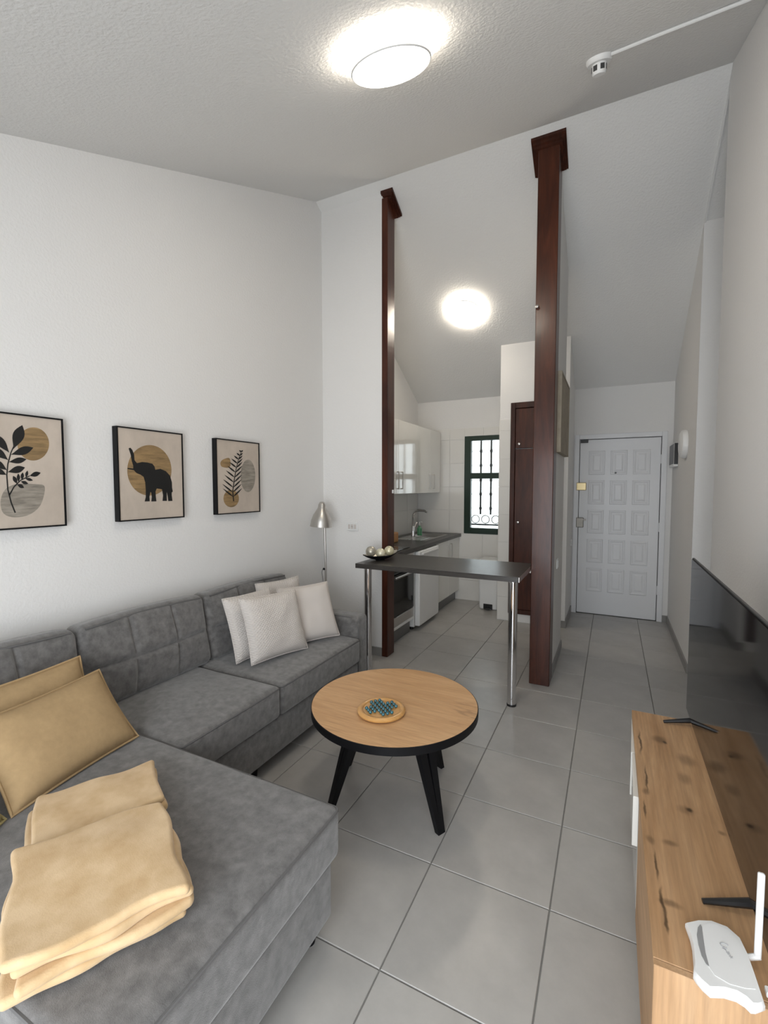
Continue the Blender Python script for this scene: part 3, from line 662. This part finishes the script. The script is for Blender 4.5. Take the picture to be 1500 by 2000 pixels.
def arm(y0,y1,x1):
    cushion('armrest',-2.36,x1,y0,y1,.06,.585,.035,None,8)
    pts=[(-2.3,y0+.012,.576),(x1-.07,y0+.012,.574),(x1-.03,y0+.012,.55),(x1-.008,y0+.012,.50),(x1-.008,y0+.012,.09)]
    obj('piping',tube(pts,.0055,8),'piping',sf,True)
arm(2.742,2.885,-1.565); arm(.28,.436,-1.92)
cushion('back_frame',-2.375,-2.28,.30,2.88,.07,.72,.03)
def backfn(hy,hz,seed):
    def f(p):
        k=max(0,1-(p.y/hy)**2)*max(0,1-(p.z/hz)**2)
        if p.x>0:
            p.x+=.045*k+.010*mnoise.noise(Vector((p.y*7,p.z*7,seed)))
            gr=max(math.exp(-((p.z+.01)/.010)**2),*(math.exp(-((p.y-s*hy*.34)/.010)**2)*.8 for s in (-1,1)))
            p.x-=.022*gr*min(1,k*3)
        if p.z>0: p.z+=.014*max(0,1-(p.y/hy)**2)
        return p
    return f
lean=Matrix.Rotation(math.radians(-9),4,'Y')
for i,(y0,y1) in enumerate(((.45,1.222),(1.226,1.955),(1.96,2.735))):
    cushion('back_cushion',-2.305,-2.145,y0,y1,.435,.845,.045,backfn((y1-y0)/2,.2,i),84,lean)
    hy=(y1-y0)/2-.03; yc=(y0+y1)/2
    # piping on the top front edge
    pts=[(-2.150-.0+.004*math.sin(k),yc+hy*(2*k/10-1),.836+.013*(1-((2*k/10-1))**2)) for k in range(11)]
    obj('piping',tube([(x-.028,y,z) for x,y,z in pts],.005,8),'piping',sf,True)
def pipe_loop(x0,x1,y0,y1,z):
    r=.02; pts=[]
    for cx,cy,a0 in ((x1-r,y1-r,0),(x0+r,y1-r,90),(x0+r,y0+r,180),(x1-r,y0+r,270)):
        for k in range(5): a=math.radians(a0+k*22.5); pts.append((cx+r*math.cos(a),cy+r*math.sin(a),z))
    return tube(pts,.0045,6,closed=True)
obj('piping',pipe_loop(-2.19,-.780,.446,1.236,.438),'piping',sf,True)
obj('piping',pipe_loop(-2.19,-1.550,1.250,1.878,.431),'piping',sf,True)
obj('piping',pipe_loop(-2.19,-1.550,1.890,2.734,.431),'piping',sf,True)
for x,y in ((-.86,1.17),(-.86,.52),(-1.63,2.66),(-2.28,2.66),(-2.28,.52),(-1.63,1.75)):
    obj('foot',lathe([(0,0),(.020,0),(.027,.072),(0,.072)],16,(x,y,0)),'black',sf)
tag(sf,'grey velvet corner sofa with chaise along the left wall','sofa')
# throw pillows
def pillow(name,m,w,h,t,bottom,yaw,tilt,label,cat,group,roll=0,seed=0,flange=0):
    """bottom: mid point of the lower edge, face looks along +X rotated by yaw, tilt back in degrees"""
    b=bmesh.new(); n=22; S=[[],[]]
    for s in (0,1):
        for i in range(n+1):
            row=[]
            for j in range(n+1):
                u=-1+2*i/n; v=-1+2*j/n
                th=t/2*max(0,(1-u**4)*(1-v**4))**.55
                th*=1+.13*mnoise.noise(Vector((u*2.2,v*2.2,seed+s*9)))
                pin=1-.05*(1-v*v); pin2=1-.05*(1-u*u)
                row.append(b.verts.new(((th+.0012)*(1 if s==0 else -1),u*w/2*pin,v*h/2*pin2+h/2)))
            S[s].append(row)
    for s in (0,1):
        for i in range(n):
            for j in range(n):
                f=(S[s][i][j],S[s][i+1][j],S[s][i+1][j+1],S[s][i][j+1]); b.faces.new(f if s==0 else f[::-1])
    bord=[(i,0) for i in range(n)]+[(n,j) for j in range(n)]+[(i,n) for i in range(n,0,-1)]+[(0,j) for j in range(n,0,-1)]
    for k in range(len(bord)):
        a,c=bord[k],bord[(k+1)%len(bord)]
        b.faces.new((S[0][a[0]][a[1]],S[0][c[0]][c[1]],S[1][c[0]][c[1]],S[1][a[0]][a[1]]))
    edge=[S[0][i][j].co.copy() for i,j in bord]
    mt=Matrix.Translation(bottom)@Matrix.Rotation(math.radians(yaw),4,'Z')@Matrix.Rotation(math.radians(-tilt),4,'Y')@Matrix.Translation((0,0,h/2))@Matrix.Rotation(math.radians(roll),4,'X')@Matrix.Translation((0,0,-h/2))
    e=empty(name,bottom); bmesh.ops.transform(b,matrix=mt,verts=b.verts[:]); obj('cover',b,m,e,True,180)
    ctr=Vector((0,0,h/2)); P=[mt@(ctr+(Vector((0,p.y,p.z))-ctr)*(1+flange)) for p in edge]
    obj('edge_seam',tube(P,.004 if not flange else .005,6,closed=True),m,e,True); tag(e,label,cat,group); return e
KG='khaki pillows on the chaise'; WG='ivory pillows at the sofa end'
pillow('throw_pillow','khaki',.48,.32,.11,(-1.70,.955,.468),9,38,'khaki throw pillow in front, leaning on the chaise','pillow',KG,0,1,.015)
pillow('throw_pillow','khaki',.48,.32,.10,(-1.902,.915,.468),5,21,'khaki throw pillow behind the front one, against the back cushion','pillow',KG,0,2,.015)
pillow('throw_pillow','olive',.30,.28,.11,(-1.578,.562,.474),30,45,'olive pillow at the left edge of the chaise','pillow',KG,0,3,.015)
pillow('throw_pillow','quilt',.42,.385,.11,(-1.77,2.165,.473),-12,20,'ivory quilted square pillow at the front of the four','pillow',WG,-2,4)
pillow('throw_pillow','quilt',.35,.385,.085,(-1.905,2.125,.472),-12,18,'ivory chevron pillow half hidden behind the front ivory one','pillow',WG,2,5)
pillow('throw_pillow','ivory',.39,.385,.115,(-1.755,2.485,.470),-25,25,'plain ivory pillow leaning against the armrest','pillow',WG,0,6)
pillow('throw_pillow','quilt',.36,.39,.08,(-1.985,2.47,.472),-14,13,'ivory pillow at the back with only its top edge showing','pillow',WG,0,7)
# folded plush blankets
def blanket(cx,cy,z,lx,ly,ang,layers,label,seed,th=.026):
    e=empty('folded_blanket',(cx,cy,z)); zz=z
    for k in range(layers):
        sx=lx/2*(1-.02*((k*7)%3)); sy=ly/2*(1-.015*((k*5)%3)); h=th/2
        def fn(p,k=k):
            q=Vector((p.x*7,p.y*7,seed+k*3.1)); p.z+=.006*mnoise.noise(q)*(1 if k==layers-1 else .5)
            p.x+=.022*mnoise.noise(Vector((p.y*8,seed,k*2.3))); p.y+=.018*mnoise.noise(Vector((p.x*7,seed+4,k*1.7)))
            p.z+=.008*mnoise.noise(Vector((p.x*4,p.y*4,seed+1)))
            return p
        mt=Matrix.Translation((cx+.009*((k*3)%4-1.5),cy+.007*((k*5)%3-1),zz+h))@Matrix.Rotation(ang+.015*((k*2)%3-1),4,'Z')
        obj('fold',rbox(sx,sy,h,h*.95,22,5,fn,mt),'plush',e,True,180); zz+=th*.93
    tag(e,label,'blanket','folded plush blankets on the chaise'); return e
ANG=math.radians(-29)
blanket(-1.397,.823,.470,.25,.335,ANG,3,'yellow plush folded blanket, the smaller of the two, nearer the pillows',3,.026)
blanket(-1.11,.655,.470,.36,.35,ANG+.03,4,'yellow plush folded blanket, the larger of the two, nearer the chaise front',11,.026)
# ------------------------------------------------------------------ coffee table and solitaire
TC=Vector((-.923,1.964,0)); TR=.40; TZ=.46
ct=empty('coffee_table',TC)
obj('table_top',lathe([(0,TZ-.03),(TR-.003,TZ-.03),(TR-.003,TZ),(0,TZ)],96,TC),'oakt',ct,True,30)
obj('edge_band',lathe([(TR-.003,TZ-.036),(TR,TZ-.036),(TR+.0008,TZ-.002),(TR-.003,TZ-.0005)],96,TC),'black',ct,True,30)
obj('under_frame',lathe([(0,TZ-.044),(.20,TZ-.044),(.20,TZ-.031),(0,TZ-.031)],40,TC),'black',ct)
for a in (229,333,66,166):
    a=math.radians(a); d=Vector((math.cos(a),math.sin(a),0)); s=Vector((-d.y,d.x,0))
    p0=TC+d*.19+Vector((0,0,TZ-.034)); p1=TC+d*.325
    for sg in (-1,1):
        b=bmesh.new(); q=[]
        for P,wd,dp,off in ((p0,.036,.022,.030),(p1,.017,.012,.009)):
            c=P+s*sg*off
            q.append([b.verts.new(c+s*x*wd*.5*1.2+d*y*dp) for x,y in ((-1,-1),(1,-1),(1,1),(-1,1))])
        for k in range(4): b.faces.new((q[0][k],q[0][(k+1)%4],q[1][(k+1)%4],q[1][k]))
        b.faces.new(q[0]); b.faces.new(q[1])
        if sg<0: L0=b
        else: L0=join(L0,b)
    obj('leg',L0,'black',ct)
tag(ct,'round oak-topped coffee table with black splayed legs','coffee table')
SO=Vector((-.930,1.838,TZ)); sbd=empty('solitaire_board',SO)
obj('board',lathe([(0,0),(.095,0),(.110,.006),(.112,.013),(.106,.020),(.097,.0225),(.088,.020),(.084,.015),(.078,.016),(0,.016)],64,SO),'bamboo',sbd,True,40)
tag(sbd,'round bamboo solitaire game board on the coffee table','board game')
b=bmesh.new(); bmesh.ops.create_uvsphere(b,u_segments=14,v_segments=9,radius=.0080); mo=obj('glass_marble',b,'marble',None,True,180); first=True
for i in range(-3,4):
    for j in range(-3,4):
        if abs(i)>1 and abs(j)>1: continue
        a=math.radians(52); x,y=i*.0216,j*.0216
        o=mo if first else mo.copy()
        if not first: COL.objects.link(o)
        first=False
        o.location=(SO.x+x*math.cos(a)-y*math.sin(a),SO.y+x*math.sin(a)+y*math.cos(a),SO.z+.0235)
        tag(o,'teal glass marble set in the solitaire board','marble','marbles on the solitaire board')
# ------------------------------------------------------------------ television unit, television, router
UX0,UX1,UY0,UY1,UZ=.108,.56,1.085,2.332,.48
tu=empty('tv_unit',((UX0+UX1)/2,(UY0+UY1)/2,0))
obj('top_panel',box(UX0-.004,UX1,UY0+.0165,UY1,UZ-.028,UZ,.0015,1),'oaku',tu)
obj('end_panel',box(UX0-.004,UX1,UY0-.001,UY0+.016,.03,UZ-.0005,.0015,1),'oake',tu)
obj('end_panel',box(UX0,UX1,UY1-.018,UY1,.03,UZ-.0285,.0015,1),'oake',tu)
obj('back_panel',box(UX1-.012,UX1,UY0+.0165,UY1-.0185,.03,UZ-.0285),'oaku',tu)
obj('bottom_panel',box(UX0,UX1-.0125,UY0+.0165,UY1-.0185,.03,.05),'oaku',tu)
obj('divider',box(UX0+.01,UX1-.0125,1.70,1.718,.0505,UZ-.0285),'oaku',tu)
obj('shelf',box(UX0+.02,UX1-.0125,1.7185,UY1-.0185,.25,.268),'oaku',tu)
obj('flap_door',box(UX0-.003,UX0+.014,UY0+.018,1.698,.035,UZ-.031,.0015,1),'oaku',tu)
d=obj('drawer_front',box(-.009,.009,-.30,.0,0,.175,.0015,1),'gloss',tu); d.matrix_world=Matrix.Translation((UX0+.004,2.314,.272))@Matrix.Rotation(math.radians(-2.2),4,'Z')
d=obj('drawer_front',box(-.009,.009,-.59,-.305,0,.175,.0015,1),'gloss',tu); d.matrix_world=Matrix.Translation((UX0+.002,2.314,.272))@Matrix.Rotation(math.radians(-1.2),4,'Z')
obj('drawer_front',box(UX0-.002,UX0+.014,1.72,2.312,.052,.246,.0015,1),'gloss',tu)
for x,y in ((.15,1.14),(.52,1.14),(.15,2.28),(.52,2.28)): obj('foot',lathe([(0,0),(.02,0),(.02,.03),(0,.03)],12,(x,y,0)),'plastic',tu)
tag(tu,'low knotty oak television unit with white drawer along the right wall','tv unit')
tv=empty('television',(.32,1.78,UZ))
obj('screen',box(.3185,.3215,1.172,2.388,.512,1.182,.001,1),'blackgloss',tv)
obj('bezel',box(.3218,.331,1.165,2.395,.503,1.187,.002,2),'plastic',tv)
obj('rear_housing',box(.331,.385,1.35,2.2,.56,.92,.012,2),'plastic',tv)
for y in (1.315,2.275):
    b=tube([(.332,y+.02,.515),(.332,y+.01,.500)],.010,8)
    for x in (.222,.430): b=join(b,prism([(0,-.012),(0,.012),(1,.007),(1,-.007)],2,0,1) if False else tube([(.332,y+.015,.503),(x,y-.012,UZ+.006)],[.012,.006],8))
    obj('stand_foot',b,'plastic',tv,True)
tag(tv,'large black flat television standing on the oak unit','television')
rt=empty('wifi_router',(.235,1.15,UZ)); RZ=UZ+.012
rp=[on(x,y,2,RZ+.012) for x,y in ((1338,1804),(1362,1799),(1388,1800),(1420,1812),(1446,1835),(1462,1868),(1475,1905),(1485,1935),(1495,1966),(1484,1970),(1474,1969),(1461,1956),(1442,1944),(1415,1936),(1385,1935),(1368,1920),(1354,1904),(1355,1885),(1352,1850),(1347,1828))]
cen=sum(rp,Vector())/len(rp)
b=bmesh.new(); R=[]
for sc,z in ((.90,UZ+.003),(1.0,RZ+.004),(1.0,RZ+.012),(.95,RZ+.019)):
    R.append([b.verts.new((cen.x+(p.x-cen.x)*sc,cen.y+(p.y-cen.y)*sc,z)) for p in rp])
for A,B in zip(R,R[1:]):
    for k in range(len(rp)): b.faces.new((A[k],A[(k+1)%len(rp)],B[(k+1)%len(rp)],B[k]))
b.faces.new(R[-1]); b.faces.new(R[0][::-1]); obj('case',b,'white',rt,True,50)
lift=RZ+.0195
def on_router(ptspx,name,m,h=.0012):
    q=[on(x,y,2,lift) for x,y in ptspx]; b=prism([(p.x,p.y) for p in q],2,lift-.0015,lift+h); return obj(name,b,m,rt)
on_router([(1372,1806),(1392,1802),(1420,1814),(1443,1838),(1457,1870),(1468,1908),(1476,1932),(1455,1930),(1425,1922),(1396,1905),(1384,1888),(1374,1860),(1369,1830)],'top_plate','white',.0006)
on_router([(1368,1806),(1371,1812),(1374,1835),(1378,1862),(1385,1888),(1379,1883),(1370,1866),(1364,1845),(1361,1826),(1363,1812)],'indicator_strip','led',.0012)
def text_mesh(body,size,mtx,m,parent,name):
    cu=D.curves.new('t','FONT'); cu.body=body; cu.size=size; cu.align_x='CENTER'; cu.extrude=.0002
    t=D.objects.new('t',cu); COL.objects.link(t); bpy.context.view_layer.update()
    me=D.meshes.new_from_object(t.evaluated_get(bpy.context.evaluated_depsgraph_get())); D.objects.remove(t)
    me.materials.append(M[m]); o=D.objects.new(name,me); COL.objects.link(o); o.parent=parent; o.matrix_parent_inverse=parent.matrix_world.inverted(); o.matrix_world=mtx; return o
lc=on(1416,1850,2,lift+.0012)
text_mesh('tp-link',.010,Matrix.Translation((lc.x,lc.y-.012,lc.z))@Matrix.Rotation(math.radians(-62),4,'Z'),'logo',rt,'brand_lettering')
obj('brand_mark',tube([(lc.x+.008*math.cos(t),lc.y+.004+.006*math.sin(t),lc.z) for t in [.6+k*.5 for k in range(10)]],.0009,5),'logo',rt)
for (x,y,tx,ty,h) in ((.300,1.175,.01,-.01,.19),(.318,1.095,.012,-.006,.19)):
    b=rbox(.0065,.0045,h/2,.004,2,3,mtx=Matrix.Translation((x,y,UZ+.02+h/2))); obj('antenna',b,'white',rt,True); obj('antenna_hinge',tube([(x-.014,y,UZ+.016),(x+.004,y,UZ+.026)],.006,8),'white',rt,True)
obj('cable',tube([(.335,1.11,UZ+.014),(.38,1.10,UZ+.02),(.44,1.14,UZ+.006),(.52,1.3,UZ+.005)],.003,6),'plastic',rt,True)
obj('plug',box(.298,.335,1.100,1.118,UZ+.008,UZ+.020,.002,1),'white',rt)
tag(rt,'white router with two antennas on the near end of the unit','router')
# outside: pale wall across the lane, seen through the kitchen window
